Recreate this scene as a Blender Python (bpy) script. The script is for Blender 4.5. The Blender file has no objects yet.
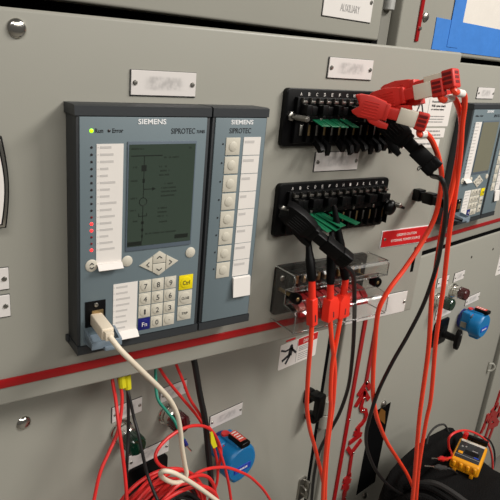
import bpy, bmesh, math, random
from mathutils import Vector, Matrix
random.seed(7)
SC = bpy.context.scene
COL = SC.collection
H = 1.40                 # camera height above the floor
DY = 0.588               # camera to the cubicle fronts
ALPHA = math.radians(9.9035)   # how far the first instrument door stands open
K1 = 0.561               # camera to the plane of the open door
FPX, CXP = 562.12, 199.98
# camera axes (right, down, forward) seen from the cubicles' axes (along, out, up)
D2 = Vector((0.7668467, -0.1589486, 0.6218372))
UP = Vector((0.0627847, -0.9456261, -0.3191385))
N2 = Vector((0.6387521, 0.2837722, -0.7151707))

# ------------------------------------------------------------------ frames
class Frame:
    def __init__(s, origin, ang):
        s.o = Vector(origin); s.a = ang; s.m = Matrix.Translation(s.o) @ Matrix.Rotation(ang, 4, 'Z')
    def world(s, p): return s.m @ Vector((p[0], -p[2], p[1]))
    def local(s, pw):
        q = s.m.inverted() @ Vector(pw); return Vector((q.x, q.z, -q.y))
F2 = Frame((0, DY, H), 0.0)                                  # cubicle fronts, (along, up, out)
F1 = Frame((K1 * math.sin(ALPHA), K1 * math.cos(ALPHA), H), -ALPHA)   # open door

def at(px, py, w=0.0, F=None):
    """photo pixel -> point (along, up, out) of frame F lying w in front of its plane"""
    F = F or F2
    r = Vector(((px - CXP) / FPX, (py - 250) / FPX, 1))
    d = Vector((r.dot(D2), -r.dot(N2), r.dot(UP)))           # world direction
    c = Vector((0, 0, H))
    n = F.m.to_3x3() @ Vector((0, -1, 0))
    p0 = F.world((0, 0, w))
    t = (p0 - c).dot(n) / d.dot(n)
    return F.local(c + d * t)
def g1(px, py, w): return F2.local(F1.world(at(px, py, w, F1)))   # pixel at w off the open door, in F2 coordinates

# ------------------------------------------------------------------ materials
def lin(c):
    f = lambda x: x / 12.92 if x <= .04045 else ((x + .055) / 1.055) ** 2.4
    return tuple(f(v / 255.0) for v in c) + (1,)
MATS = {}
def mat(name, rgb, rough=.5, metal=0.0, var=.06, scale=40, bump=0.0, emit=0.0, spec=.5, bscale=None, coat=0):
    if name in MATS: return MATS[name]
    m = bpy.data.materials.new(name); m.use_nodes = True
    nt = m.node_tree; b = nt.nodes['Principled BSDF']
    tc = nt.nodes.new('ShaderNodeTexCoord'); nz = nt.nodes.new('ShaderNodeTexNoise')
    nz.inputs['Scale'].default_value = scale; nz.inputs['Detail'].default_value = 4
    nt.links.new(tc.outputs['Object'], nz.inputs['Vector'])
    mx = nt.nodes.new('ShaderNodeMix'); mx.data_type = 'RGBA'
    c = lin(rgb)
    mx.inputs['A'].default_value = tuple(max(0, v * (1 - var)) for v in c[:3]) + (1,)
    mx.inputs['B'].default_value = tuple(min(1, v * (1 + var)) for v in c[:3]) + (1,)
    nt.links.new(nz.outputs['Fac'], mx.inputs['Factor'])
    nt.links.new(mx.outputs['Result'], b.inputs['Base Color'])
    b.inputs['Roughness'].default_value = rough; b.inputs['Metallic'].default_value = metal
    b.inputs['Specular IOR Level'].default_value = spec
    b.inputs['Coat Weight'].default_value = coat
    if bump:
        n2 = nt.nodes.new('ShaderNodeTexNoise'); n2.inputs['Scale'].default_value = bscale or scale * 8
        nt.links.new(tc.outputs['Object'], n2.inputs['Vector'])
        bp = nt.nodes.new('ShaderNodeBump'); bp.inputs['Strength'].default_value = bump; bp.inputs['Distance'].default_value = .002
        nt.links.new(n2.outputs['Fac'], bp.inputs['Height']); nt.links.new(bp.outputs['Normal'], b.inputs['Normal'])
    if emit:
        b.inputs['Emission Color'].default_value = c; b.inputs['Emission Strength'].default_value = emit
    MATS[name] = m; return m
def clear_mat(name, tint=(.975, .975, .97), gloss=.0):
    m = bpy.data.materials.new(name); m.use_nodes = True; nt = m.node_tree
    for n in list(nt.nodes): nt.nodes.remove(n)
    out = nt.nodes.new('ShaderNodeOutputMaterial'); tr = nt.nodes.new('ShaderNodeBsdfTransparent'); gl = nt.nodes.new('ShaderNodeBsdfGlossy')
    tr.inputs['Color'].default_value = tint + (1,); gl.inputs['Roughness'].default_value = .2
    gl.inputs['Color'].default_value = (.9, .9, .9, 1)
    lw = nt.nodes.new('ShaderNodeLayerWeight'); lw.inputs['Blend'].default_value = .35
    nz = nt.nodes.new('ShaderNodeTexNoise'); nz.inputs['Scale'].default_value = 60
    ma = nt.nodes.new('ShaderNodeMath'); ma.operation = 'MULTIPLY_ADD'; ma.inputs[1].default_value = .14; ma.inputs[2].default_value = gloss
    nt.links.new(lw.outputs['Fresnel'], ma.inputs[0])
    mx = nt.nodes.new('ShaderNodeMixShader'); nt.links.new(ma.outputs[0], mx.inputs[0])
    nt.links.new(tr.outputs[0], mx.inputs[1]); nt.links.new(gl.outputs[0], mx.inputs[2]); nt.links.new(mx.outputs[0], out.inputs['Surface'])
    MATS[name] = m; return m
def smear_mat(name, base, hw, hh, ink=(95, 95, 95), amount=.38, freq=170):
    """white engraved plate whose lettering is only a soft grey smudge"""
    m = bpy.data.materials.new(name); m.use_nodes = True; nt = m.node_tree; b = nt.nodes['Principled BSDF']
    tc = nt.nodes.new('ShaderNodeTexCoord'); sp = nt.nodes.new('ShaderNodeSeparateXYZ'); nt.links.new(tc.outputs['Object'], sp.inputs[0])
    def edge(sock, h):
        a = nt.nodes.new('ShaderNodeMath'); a.operation = 'ABSOLUTE'; nt.links.new(sp.outputs[sock], a.inputs[0])
        r = nt.nodes.new('ShaderNodeMapRange'); r.interpolation_type = 'SMOOTHSTEP'
        r.inputs['From Min'].default_value = h * .55; r.inputs['From Max'].default_value = h; r.inputs['To Min'].default_value = 1; r.inputs['To Max'].default_value = 0
        nt.links.new(a.outputs[0], r.inputs['Value']); return r
    ex, ez = edge('X', hw), edge('Z', hh)
    nz = nt.nodes.new('ShaderNodeTexNoise'); nz.inputs['Scale'].default_value = freq; nz.inputs['Detail'].default_value = 1
    nt.links.new(tc.outputs['Object'], nz.inputs['Vector'])
    r = nt.nodes.new('ShaderNodeMapRange'); r.inputs['From Min'].default_value = .35; r.inputs['From Max'].default_value = .65; r.inputs['To Max'].default_value = amount
    r.inputs['To Min'].default_value = amount * .3
    nt.links.new(nz.outputs['Fac'], r.inputs['Value'])
    m1 = nt.nodes.new('ShaderNodeMath'); m1.operation = 'MULTIPLY'; nt.links.new(ex.outputs[0], m1.inputs[0]); nt.links.new(ez.outputs[0], m1.inputs[1])
    m2 = nt.nodes.new('ShaderNodeMath'); m2.operation = 'MULTIPLY'; nt.links.new(m1.outputs[0], m2.inputs[0]); nt.links.new(r.outputs[0], m2.inputs[1])
    mx = nt.nodes.new('ShaderNodeMix'); mx.data_type = 'RGBA'; mx.inputs['A'].default_value = lin(base); mx.inputs['B'].default_value = lin(ink)
    nt.links.new(m2.outputs[0], mx.inputs['Factor']); nt.links.new(mx.outputs['Result'], b.inputs['Base Color'])
    b.inputs['Roughness'].default_value = .4
    MATS[name] = m; return m

PAINT = mat('grey_enamel', (157, 155, 145), .42, var=.025, scale=6, bump=.05, bscale=900, spec=.4)
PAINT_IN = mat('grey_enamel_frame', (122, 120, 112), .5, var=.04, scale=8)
OPENING_SHADE = mat('opening_shade_black', (4, 4, 5), .9, spec=.08)  # flat black: shade of door gaps and slots put into colour
ANTH = mat('anthracite_plastic', (47, 50, 53), .5, var=.05, scale=30, bump=.05)
BLUEGREY = mat('bluegrey_front', (109, 123, 129), .45, var=.03, scale=20)
BLUEGREY2 = mat('bluegrey_flap', (120, 134, 146), .4, var=.03)
KEYC = mat('ivory_key', (205, 199, 184), .45, var=.03)
YEL = mat('yellow_key', (238, 216, 12), .4)
NAVY = mat('navy_key', (24, 28, 110), .4)
PAPER = mat('paper', (232, 226, 220), .6, var=.03)
WPLATE = mat('white_laminate', (224, 219, 214), .35, var=.02)
INK = mat('black_ink', (36, 39, 44), .6)
INKG = mat('grey_ink', (150, 147, 145), .6)
INKLCD = mat('display_ink', (26, 32, 27), .4)
WHITE = mat('white_ink', (240, 240, 240), .5)
LCD = mat('display_glass', (58, 70, 61), .22, var=.05, scale=14, spec=.5)
LCD2 = mat('display_glass_pale', (122, 120, 102), .22, var=.05, scale=14)
LEDG = mat('led_green', (150, 255, 10), .3, emit=2.2)
LEDR = mat('led_red', (255, 40, 40), .3, emit=2.6)
LEDOFF = mat('led_off', (48, 44, 46), .3)
LEDDIM = mat('led_dim', (120, 30, 34), .3)
CHROME = mat('chrome', (215, 212, 205), .16, 1.0, var=.03)
STEEL = mat('steel', (165, 162, 155), .35, 1.0, var=.08)
BRASS = mat('brass', (178, 150, 105), .35, .9, var=.08)
BLACK = mat('black_plastic', (6, 6, 7), .34, var=.1, scale=60, spec=.22)
BLACKM = mat('black_moulding', (8, 8, 9), .42, var=.1, scale=60, spec=.2)
GREEN = mat('green_strip', (14, 100, 66), .45, var=.14, scale=200)
RED = mat('red_plug', (240, 50, 30), .42, var=.04)
REDD = mat('red_clip', (216, 44, 34), .5, var=.05)
REDH = mat('red_handle', (180, 26, 34), .4)
ORANGE = mat('red_cable', (255, 70, 38), .42, var=.04)
REDW = mat('red_wire', (222, 44, 42), .42, var=.05)
BLACKC = mat('black_cable', (22, 21, 22), .45, var=.1)
CREAM = mat('cream_cable', (232, 218, 196), .45, var=.03)
TEAL = mat('teal_wire', (16, 130, 108), .45)
MIMIC = mat('red_mimic', (160, 18, 22), .3, var=.08, scale=30)
REDPL = mat('red_laminate', (206, 26, 30), .35, var=.03)
CLEAR = clear_mat('clear_cover')
CLEAR_E = clear_mat('clear_edge', (.90, .91, .90), .5)
TAPE = mat('blue_tape', (56, 122, 202), .6, var=.12, scale=25, bump=.5, bscale=45)
SLEEVE = mat('clear_sleeve', (238, 231, 222), .14, var=.08, scale=12, bump=.5, bscale=30, coat=.6)
LOCKB = mat('blue_enamel', (12, 116, 176), .38, var=.06)
LOCKL = mat('blue_label', (24, 66, 180), .35)
NAVYB = mat('navy_ring', (30, 44, 120), .4)
LENSG = mat('green_lens', (10, 46, 32), .12, coat=.6)
LENSR = mat('dark_red_lens', (72, 14, 22), .12, coat=.6)
METERY = mat('yellow_holster', (232, 156, 12), .5, var=.05)
METERF = mat('dark_face', (44, 44, 46), .4)
FABRIC = mat('black_fabric', (15, 14, 14), .9, var=.35, scale=60, bump=.9, bscale=300, spec=.14)
STRAPG = mat('grey_strap', (44, 42, 41), .8, var=.2, scale=300)
TAGY = mat('yellow_tag', (216, 206, 24), .5)
FLOORM = mat('floor_concrete', (120, 116, 108), .6, var=.12, scale=5)
P_SMEAR = smear_mat('nameplate', (224, 218, 214), .026, .0085)
P_SMEAR2 = smear_mat('nameplate_short', (224, 218, 214), .016, .0085)

# ------------------------------------------------------------------ mesh builder, coordinates (along, up, out)
def spline(pts, n=8):
    P = [Vector(p) for p in pts]
    if len(P) < 3: return P
    out = []
    Q = [P[0] * 2 - P[1]] + P + [P[-1] * 2 - P[-2]]
    for i in range(1, len(Q) - 2):
        a, b, c, d = Q[i-1], Q[i], Q[i+1], Q[i+2]
        for k in range(n):
            t = k / n
            out.append(.5 * ((2*b) + (c - a)*t + (2*a - 5*b + 4*c - d)*t*t + (3*b - a - 3*c + d)*t*t*t))
    out.append(P[-1]); return out
def orient(p0, p1, up=(0, 1, 0)):
    """matrix whose x axis runs p0 -> p1, y axis nearest to up"""
    p0, p1 = Vector(p0), Vector(p1); x = (p1 - p0).normalized(); y = Vector(up); y = (y - x * y.dot(x)).normalized(); z = x.cross(y)
    m = Matrix((x, y, z)).transposed().to_4x4(); m.translation = p0; return m
class MB:
    def __init__(s): s.bm = bmesh.new()
    def _merge(s, b, M=None):
        if M is not None: b.transform(M)
        bmesh.ops.recalc_face_normals(b, faces=b.faces)
        me = bpy.data.meshes.new('tmp'); b.to_mesh(me); b.free(); s.bm.from_mesh(me); bpy.data.meshes.remove(me); return s
    def box(s, u0, u1, v0, v1, w0, w1, bev=0, seg=2, M=None):
        b = bmesh.new(); bmesh.ops.create_cube(b, size=1)
        for v in b.verts: v.co = Vector((u0 + (v.co.x + .5) * (u1 - u0), v0 + (v.co.y + .5) * (v1 - v0), w0 + (v.co.z + .5) * (w1 - w0)))
        if bev: bmesh.ops.bevel(b, geom=b.edges[:], offset=bev, segments=seg, affect='EDGES', profile=.5)
        return s._merge(b, M)
    def prism(s, pts, w0, w1, bev=0, M=None, taper=0):
        b = bmesh.new(); n = len(pts)
        cu = sum(p[0] for p in pts) / n; cv = sum(p[1] for p in pts) / n
        lo = [b.verts.new((p[0], p[1], w0)) for p in pts]
        hi = [b.verts.new((cu + (p[0] - cu) * (1 - taper), cv + (p[1] - cv) * (1 - taper), w1)) for p in pts]
        b.faces.new(lo[::-1]); b.faces.new(hi)
        for i in range(n): b.faces.new((lo[i], lo[(i+1) % n], hi[(i+1) % n], hi[i]))
        bmesh.ops.recalc_face_normals(b, faces=b.faces)
        if bev:
            hs = set(hi); es = [e for e in b.edges if e.verts[0] in hs and e.verts[1] in hs]
            bmesh.ops.bevel(b, geom=es, offset=bev, segments=2, affect='EDGES', profile=.5)
        return s._merge(b, M)
    def rrect(s, u0, u1, v0, v1, w0, w1, r, bev=0, M=None, n=5):
        pts = []
        for cu, cv, a0 in ((u1 - r, v1 - r, 0), (u0 + r, v1 - r, 90), (u0 + r, v0 + r, 180), (u1 - r, v0 + r, 270)):
            for k in range(n + 1):
                a = math.radians(a0 + 90 * k / n); pts.append((cu + r * math.cos(a), cv + r * math.sin(a)))
        return s.prism(pts, w0, w1, bev, M)
    def profile(s, pts_wv, u0, u1, M=None):
        b = bmesh.new(); n = len(pts_wv)
        lo = [b.verts.new((u0, p[1], p[0])) for p in pts_wv]; hi = [b.verts.new((u1, p[1], p[0])) for p in pts_wv]
        b.faces.new(lo[::-1]); b.faces.new(hi)
        for i in range(n): b.faces.new((lo[i], lo[(i+1) % n], hi[(i+1) % n], hi[i]))
        return s._merge(b, M)
    def lathe(s, prof, p0, p1=None, seg=28):
        """prof: list of (distance along the axis, radius)"""
        p0 = Vector(p0); p1 = Vector(p1) if p1 is not None else p0 + Vector((0, 0, 1))
        x = (p1 - p0).normalized(); y = x.orthogonal().normalized(); z = x.cross(y)
        b = bmesh.new(); rings = []
        for h, r in prof:
            if r < 1e-6: rings.append([b.verts.new(p0 + x * h)])
            else: rings.append([b.verts.new(p0 + x * h + (y * math.cos(2*math.pi*k/seg) + z * math.sin(2*math.pi*k/seg)) * r) for k in range(seg)])
        for A, B in zip(rings, rings[1:]):
            for k in range(seg):
                j = (k + 1) % seg
                if len(A) == 1 and len(B) == 1: break
                if len(A) == 1: b.faces.new((A[0], B[j], B[k]))
                elif len(B) == 1: b.faces.new((A[k], A[j], B[0]))
                else: b.faces.new((A[k], A[j], B[j], B[k]))
        if len(rings[0]) > 1: b.faces.new(rings[0][::-1])
        if len(rings[-1]) > 1: b.faces.new(rings[-1])
        return s._merge(b)
    def cyl(s, p0, p1, r, r2=None, seg=20, bev=.0):
        L = (Vector(p1) - Vector(p0)).length; r2 = r if r2 is None else r2
        if bev: return s.lathe([(0, r - bev), (bev, r), (L - bev, r2), (L, r2 - bev)], p0, p1, seg)
        return s.lathe([(0, r), (L, r2)], p0, p1, seg)
    def tube(s, pts, r, n=8, seg=10, smooth=True, closed=False):
        P = spline(pts, n) if smooth else [Vector(p) for p in pts]
        b = bmesh.new(); rings = []; prev = None
        N = len(P)
        for i in range(N):
            if closed: t = P[(i+1) % N] - P[i-1]
            else: t = P[min(i+1, N-1)] - P[max(i-1, 0)]
            if t.length < 1e-9: t = Vector((0, 1, 0))
            t.normalize()
            if prev is None: y = t.orthogonal().normalized()
            else: y = (prev - t * prev.dot(t)); y = y.normalized() if y.length > 1e-6 else t.orthogonal().normalized()
            prev = y; z = t.cross(y)
            rr = r(i / (N - 1)) if callable(r) else r
            rings.append([b.verts.new(P[i] + (y * math.cos(2*math.pi*k/seg) + z * math.sin(2*math.pi*k/seg)) * rr) for k in range(seg)])
        prs = list(zip(rings, rings[1:]))
        if closed: prs.append((rings[-1], rings[0]))
        for A, B in prs:
            for k in range(seg):
                j = (k+1) % seg; b.faces.new((A[k], A[j], B[j], B[k]))
        if not closed: b.faces.new(rings[0][::-1]); b.faces.new(rings[-1])
        return s._merge(b)
    def bar(s, pts, width, w0, w1):
        """flat strip following points (along, up), stood off the plane from w0 to w1"""
        for p, q in zip(pts, pts[1:]):
            w1 += .00007
            p, q = Vector(p[:2]), Vector(q[:2]); d = (q - p).normalized(); n = Vector((-d.y, d.x)) * width / 2; e = d * width * .2
            s.prism([tuple(p - e + n), tuple(q + e + n), tuple(q + e - n), tuple(p - e - n)], w0, w1)
        return s
    def ball(s, c, r, sc=(1, 1, 1), seg=20):
        b = bmesh.new(); bmesh.ops.create_uvsphere(b, u_segments=seg, v_segments=seg // 2, radius=1)
        for v in b.verts: v.co = Vector(c) + Vector((v.co.x * r * sc[0], v.co.y * r * sc[1], v.co.z * r * sc[2]))
        return s._merge(b)
    def mesh(s, name, m, shift=(0, 0, 0), smooth=True):
        for v in s.bm.verts:
            p = v.co - Vector(shift); v.co = Vector((p.x, -p.z, p.y))
        bmesh.ops.recalc_face_normals(s.bm, faces=s.bm.faces)
        me = bpy.data.meshes.new(name); s.bm.to_mesh(me); s.bm.free()
        me.materials.append(m)
        if smooth:
            me.polygons.foreach_set('use_smooth', [True] * len(me.polygons)); me.set_sharp_from_angle(angle=math.radians(35))
        return me

def text_mesh(body, u0, u1, v0, v1, w, bold=0.0, M=None):
    """lettering fitted to a rectangle, as flat raised mesh; returns an MB"""
    cu = bpy.data.curves.new('txt', 'FONT'); cu.body = body; cu.size = 1; cu.extrude = .01; cu.offset = bold; cu.resolution_u = 3
    o = bpy.data.objects.new('txt', cu); me = bpy.data.meshes.new_from_object(o)
    bpy.data.objects.remove(o); bpy.data.curves.remove(cu)
    xs = [v.co.x for v in me.vertices]; ys = [v.co.y for v in me.vertices]
    x0, x1, y0, y1 = min(xs), max(xs), min(ys), max(ys)
    mb = MB(); mb.bm.from_mesh(me); bpy.data.meshes.remove(me)
    for v in mb.bm.verts:
        v.co = Vector((u0 + (v.co.x - x0) / (x1 - x0) * (u1 - u0), v0 + (v.co.y - y0) / max(1e-6, y1 - y0) * (v1 - v0), w + (.0003 if v.co.z > 0 else 0)))
    if M is not None: mb.bm.transform(M)
    return mb

class Thing:
    def __init__(s, name, label, cat, F, anchor, group=None):
        s.F, s.a = F, Vector(anchor)
        o = bpy.data.objects.new(name, None); o.empty_display_size = .02; COL.objects.link(o)
        o.location = F.world(anchor); o.rotation_euler = (0, 0, F.a)
        o['label'] = label; o['category'] = cat
        if group: o['group'] = group
        s.o = o
    def part(s, name, mb, m, parent=None, label=None, kind=None, smooth=True):
        ob = bpy.data.objects.new(name, mb.mesh(name, m, s.a, smooth)); COL.objects.link(ob); ob.parent = parent or s.o
        if label: ob['label'] = label
        if kind: ob['kind'] = kind
        return ob
    def letters(s, body, u0, u1, v0, v1, w, m, parent=None, bold=0.0, name='lettering'):
        return s.part(name, text_mesh(body, u0, u1, v0, v1, w, bold), m, parent, smooth=False)
def single(name, mb, m, label, cat, F, anchor, group=None):
    """a thing that is one mesh"""
    ob = bpy.data.objects.new(name, mb.mesh(name, m, anchor)); COL.objects.link(ob)
    ob.location = F.world(anchor); ob.rotation_euler = (0, 0, F.a)
    ob['label'] = label; ob['category'] = cat
    if group: ob['group'] = group
    return ob
def screw(mb, u, v, w, r): return mb.lathe([(0, r), (.0006, r), (.0014, r * .75), (.0017, 0)], (u, v, w), seg=14)

# ------------------------------------------------------------------ the setting
fl = MB(); fl.box(-2.5, 4.5, -H - .05, -H, -.9, 3.5)
fo = bpy.data.objects.new('floor', fl.mesh('floor', FLOORM)); COL.objects.link(fo); fo.location = F2.o; fo['kind'] = 'structure'

# ------------------------------------------------------------------ switchgear cubicles
def door(mb, u0, u1, v0, v1, w0=-.022, w1=0.0, bev=.004): return mb.box(u0, u1, v0, v1, w0, w1, bev, 3)
TOP = .9
def px_line(*p): return [at(x, y) for x, y in p]

# first cubicle, left: its instrument door stands open
c1 = Thing('switchgear_cubicle', 'grey metal switchgear cubicle whose instrument door stands ajar, with two relay housings on it', 'switchgear cubicle', F2, (-.03, -H, -.6), 'row of switchgear cubicles')
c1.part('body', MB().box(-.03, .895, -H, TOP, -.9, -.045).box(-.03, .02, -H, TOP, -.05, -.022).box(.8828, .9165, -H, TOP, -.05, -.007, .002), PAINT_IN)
c1.part('gasket_gap_shade', MB().box(.02, .8878, -H + .02, TOP, -.046, -.035).box(.8675, .8825, -H + .02, TOP, -.04, -.004), OPENING_SHADE)  # black sheet and seam strip paint the shade of the door gaps
up1 = c1.part('upper_door', door(MB(), .0, .879, .05, TOP), PAINT)
lo1 = c1.part('lower_door', door(MB(), .0, .868, -H + .03, -.392), PAINT)
c1.part('hinge', MB().cyl((.899, .10, -.004), (.899, .19, -.004), .0105, bev=.001), mat('dull_steel', (176, 176, 172), .5, .4), up1)
hk = MB().cyl((.896, -.695, -.004), (.896, -.662, -.004), .0130, bev=.001).cyl((.896, -.730, -.004), (.896, -.697, -.004), .0130, bev=.001)
c1.part('hinge', hk, PAINT, lo1)
# open instrument door
def f1to2(mb):   # F1 coordinates -> F2 coordinates
    for v in mb.bm.verts: v.co = F2.local(F1.world(v.co))
    return mb
d1m = MB(); d1m.box(-.14, .762, -.376, .0345, -.026, 0, .0035, 4)
door1 = c1.part('instrument_door', f1to2(d1m), PAINT)
c1.part('mimic_strip', f1to2(MB().box(-.13, .607, -.3525, -.342, 0, .0025, .0006)), MIMIC, door1)
b = MB(); b.lathe([(0, .0088), (.0012, .0088), (.0028, .0076), (.004, .0050), (.0045, 0)], (.128, .0172, 0)); c1.part('bolt', f1to2(b), CHROME, door1)
b = MB(); b.lathe([(0, .0095), (.0012, .0095), (.003, .008), (.0045, .005), (.005, 0)], (.236, -.447, 0)); c1.part('bolt', b, CHROME, lo1)
c1.part('slot', f1to2(MB().box(.739, .7455, -.304, -.2615, -.002, .0004)), OPENING_SHADE, door1)  # flat black patch stands for the shade inside the slot
ring = MB(); ring.tube([Vector((.713 + .0028 * math.cos(a), -.133 + .0028 * math.sin(a), .0004)) for a in [2*math.pi*k/16 for k in range(16)]], .0007, smooth=False, closed=True, seg=6)
c1.part('hole', f1to2(ring), INK, door1)
# latch on the open door, seen end on
q = (.7165, -.166)
l = MB(); l.box(q[0]-.007, q[0]+.007, q[1]-.016, q[1]+.002, 0, .013, .0012)
l.box(q[0]-.005, q[0]+.005, q[1]-.013, q[1]-.001, .012, .019, .001); l.box(q[0]-.007, q[0]+.007, q[1]-.016, q[1]+.001, .0185, .036, .0012)
l.box(q[0]-.006, q[0]+.006, q[1]-.015, q[1]-.002, .035, .068, .0015)
c1.part('latch', f1to2(l), BLACK, door1)
# pull latch on the lower door
l = MB()
l.box(.810, .830, -.636, -.606, 0, .012, .002)
l.box(.812, .836, -.622, -.608, .010, .030, .003)
l.box(.815, .838, -.662, -.608, .022, .036, .004)
l.box(.812, .834, -.672, -.656, .006, .032, .004)
c1.part('latch', l, BLACK, lo1)
h = MB(); h.rrect(.836, .858, -.895, -.838, 0, .004, .003, .0008); h.box(.852, .858, -.89, -.845, 0, .016, .001); h.tube([(.846, -.858, .004), (.846, -.862, .014), (.846, -.874, .014), (.846, -.878, .004)], .0022, seg=8)
c1.part('hasp', h, STEEL, lo1)

# second cubicle, right
c2 = Thing('switchgear_cubicle', 'grey switchgear cubicle behind the hanging red leads, with dark slot and red mimic diagram', 'switchgear cubicle', F2, (.9175, -H, -.6), 'row of switchgear cubicles')
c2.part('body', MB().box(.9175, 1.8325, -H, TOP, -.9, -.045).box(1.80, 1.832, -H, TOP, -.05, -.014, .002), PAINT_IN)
c2.part('gasket_gap_shade', MB().box(.9175, 1.80, -H + .02, TOP, -.046, -.03).box(.93, 1.784, -.393, -.377, -.04, -.004), OPENING_SHADE)  # black sheet, and strip between doors, paint the gap's shade
up2 = c2.part('upper_door', door(MB(), .935, 1.785, .0395, TOP), PAINT)
door2 = c2.part('instrument_door', door(MB(), .925, 1.785, -.3795, .0295), PAINT)
lo2 = c2.part('lower_door', door(MB(), .9185, 1.785, -H + .03, -.3905), PAINT)
c2.part('mimic_strip', MB().box(.95, 1.78, -.3575, -.348, 0, .0025, .0006), MIMIC, door2)
c2.part('mimic_strip', MB().box(.9905, 1.0005, .057, .6, 0, .003, .0006), MIMIC, up2)
b = MB(); b.lathe([(0, .0085), (.002, .0085), (.004, .0065), (.0055, 0)], (1.014, .100, 0)); b.lathe([(0, .003), (.003, .003), (.0035, 0)], (.9965, .079, .003)); c2.part('bolt', b, STEEL, up2)
# red mimic diagram on the lower door
m = MB()
m.bar([(.987, -.455), (.984, -1.32)], .0115, 0, .0035)
p = lambda *q: [at(340 + x / 8.333, 370 + y / 8.333)[:2] for x, y in q]
m.bar([at(375, 328)[:2], at(365.5, 382)[:2]], .0105, 0, .0035)
m.bar(p((148, 205), (215, 100)), .0118, 0, .0035); m.bar(p((215, 95), (242, 150)), .0118, 0, .0035)
m.bar(p((128, 295), (195, 178)), .0118, .0, .0035); m.bar(p((195, 172), (230, 238)), .0118, 0, .0035)
m.bar(p((195, 195), (180, 262), (168, 300), (175, 330), (205, 335), (212, 372), (200, 410), (180, 440), (160, 460), (135, 490)), .0115, 0, .0035)
p = lambda *q: [at(300 + x / 5, 400 + y / 5)[:2] for x, y in q]
m.bar(p((292, 150), (270, 165), (300, 170), (245, 212)), .0118, 0, .0035)
m.bar(p((300, 200), (252, 265), (236, 240)), .0118, 0, .0035)
m.bar(p((256, 265), (240, 372)), .0105, 0, .0035)
m.bar(p((248, 372), (218, 400), (245, 402), (212, 432), (236, 434), (220, 455), (214, 520)), .0125, 0, .0035)
mim = c2.part('mimic_diagram', m, MIMIC, lo2)
b = MB()
for x, y in ((348.5, 419), (366, 381.5), (363, 397.5), (362.6, 409.5), (352.5, 452), (361, 410), (344.6, 496)): screw(b, *at(x, y)[:2], .0035, .0028)
c2.part('screw', b, CHROME, mim)
# viewing slot: flat black patch stands for its shaded recess
s_ = MB(); s_.box(1.087, 1.170, -1.016, -.772, -.001, .0006); sl = c2.part('viewing_slot', s_, OPENING_SHADE, lo2)
e = MB(); e.bar([(1.087, -1.016), (1.170, -1.016)], .004, 0, .002); e.bar([(1.170, -.772), (1.170, -1.016)], .003, 0, .0015); c2.part('slot_edge', e, PAINT, sl)
e = MB(); e.prism([at(381, 408)[:2], at(385, 411)[:2], at(384.5, 424)[:2], at(377, 417)[:2]], .0004, .0012); c2.part('wood_tone_strip', e, mat('amber_window', (120, 78, 24), .3), sl, label='amber coloured patch in the slot')
b = MB()
b.lathe([(0, .009), (.003, .009), (.006, .006), (.008, 0)], (*at(383, 403.5)[:2], 0)); b.lathe([(0, .009), (.003, .009), (.006, .006), (.008, 0)], (*at(364.5, 495.5)[:2], 0)); c2.part('bolt', b, STEEL, lo2)
b = MB()
for x, y in ((471.5, 257), (493, 249)): b.lathe([(0, .0035), (.0007, .0035), (.001, 0)], (*at(x, y)[:2], 0), seg=12)
c2.part('rivet', b, mat('dull_metal', (92, 90, 84), .5, .6), lo2)
h = MB(); q = at(489, 366)
h.box(q[0]-.012, q[0]-.009, q[1]-.020, q[1]+.020, 0, .004, .001)
hp = [(q[0]-.009, q[1]+.012, .002), (q[0]-.001, q[1]+.013, .010), (q[0]+.004, q[1]+.002, .015), (q[0]-.001, q[1]-.010, .011), (q[0]-.009, q[1]-.013, .002)]
h.tube(hp, .0035, seg=8); c2.part('hasp', h, PAINT, lo2)

# third cubicle, a sliver at the right edge
c3 = Thing('switchgear_cubicle', 'grey metal switchgear cubicle at the right edge, behind the yellow meter, with red mimic strips', 'switchgear cubicle', F2, (1.8335, -H, -.6), 'row of switchgear cubicles')
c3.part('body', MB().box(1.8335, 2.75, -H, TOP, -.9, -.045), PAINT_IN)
lo3 = c3.part('lower_door', door(MB(), 1.836, 2.7, -H + .03, -.391), PAINT)
c3.part('instrument_door', door(MB(), 1.836, 2.7, -.380, .0295), PAINT)
c3.part('upper_door', door(MB(), 1.85, 2.7, .048, TOP), PAINT)
m = MB(); p = lambda *q: [at(455 + x / 3.571, 360 + y / 3.571)[:2] for x, y in q]
m.bar(p((160, 110), (103, 285)), .015, 0, .004); m.bar(p((160, 165), (112, 300)), .015, 0, .004)
m.bar(p((150, 160), (128, 185), (146, 195), (120, 215)), .02, 0, .004); m.bar(p((160, 190), (135, 205), (150, 225), (118, 238)), .02, 0, .004); m.bar(p((115, 195), (100, 245)), .016, 0, .004); m.bar(p((138, 176), (104, 228), (92, 258)), .016, 0, .004)
c3.part('mimic_diagram', m, MIMIC, lo3)

# ------------------------------------------------------------------ nameplates
def plate(F, u0, u1, v0, v1, label, m=None, thick=.0022, screws=True, group='white engraved nameplates', name='nameplate', edge=True):
    a = ((u0 + u1) / 2, (v0 + v1) / 2, 0)
    t = Thing(name, label, 'nameplate', F, a, group)
    pl = t.part('plate', MB().box(u0, u1, v0, v1, .0008, thick, .0004, 1), m or P_SMEAR)
    t.part('backing', MB().box(u0 - .0007, u1 + .0004, v0 - .0009, v1 + .0004, 0, .001), INK)
    if screws:
        for su in (u0 + .0045, u1 - .0045): t.part('screw', screw(MB(), su, (v0 + v1) / 2, thick, .0027), STEEL)
    return t
plate(F1, .241, .318, -.0385, -.0135, 'white two-screw nameplate above the large grey-blue relay on the open door')
plate(F1, .507, .583, -.0105, .0140, 'white nameplate above the upper test block, left of the red clips')
plate(F1, .5045, .5825, -.1295, -.1045, 'white nameplate between the upper and the middle test block')
plate(F1, .033, .110, -.2365, -.2130, 'upper of two white nameplates cut by the left edge of the photo')
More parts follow.
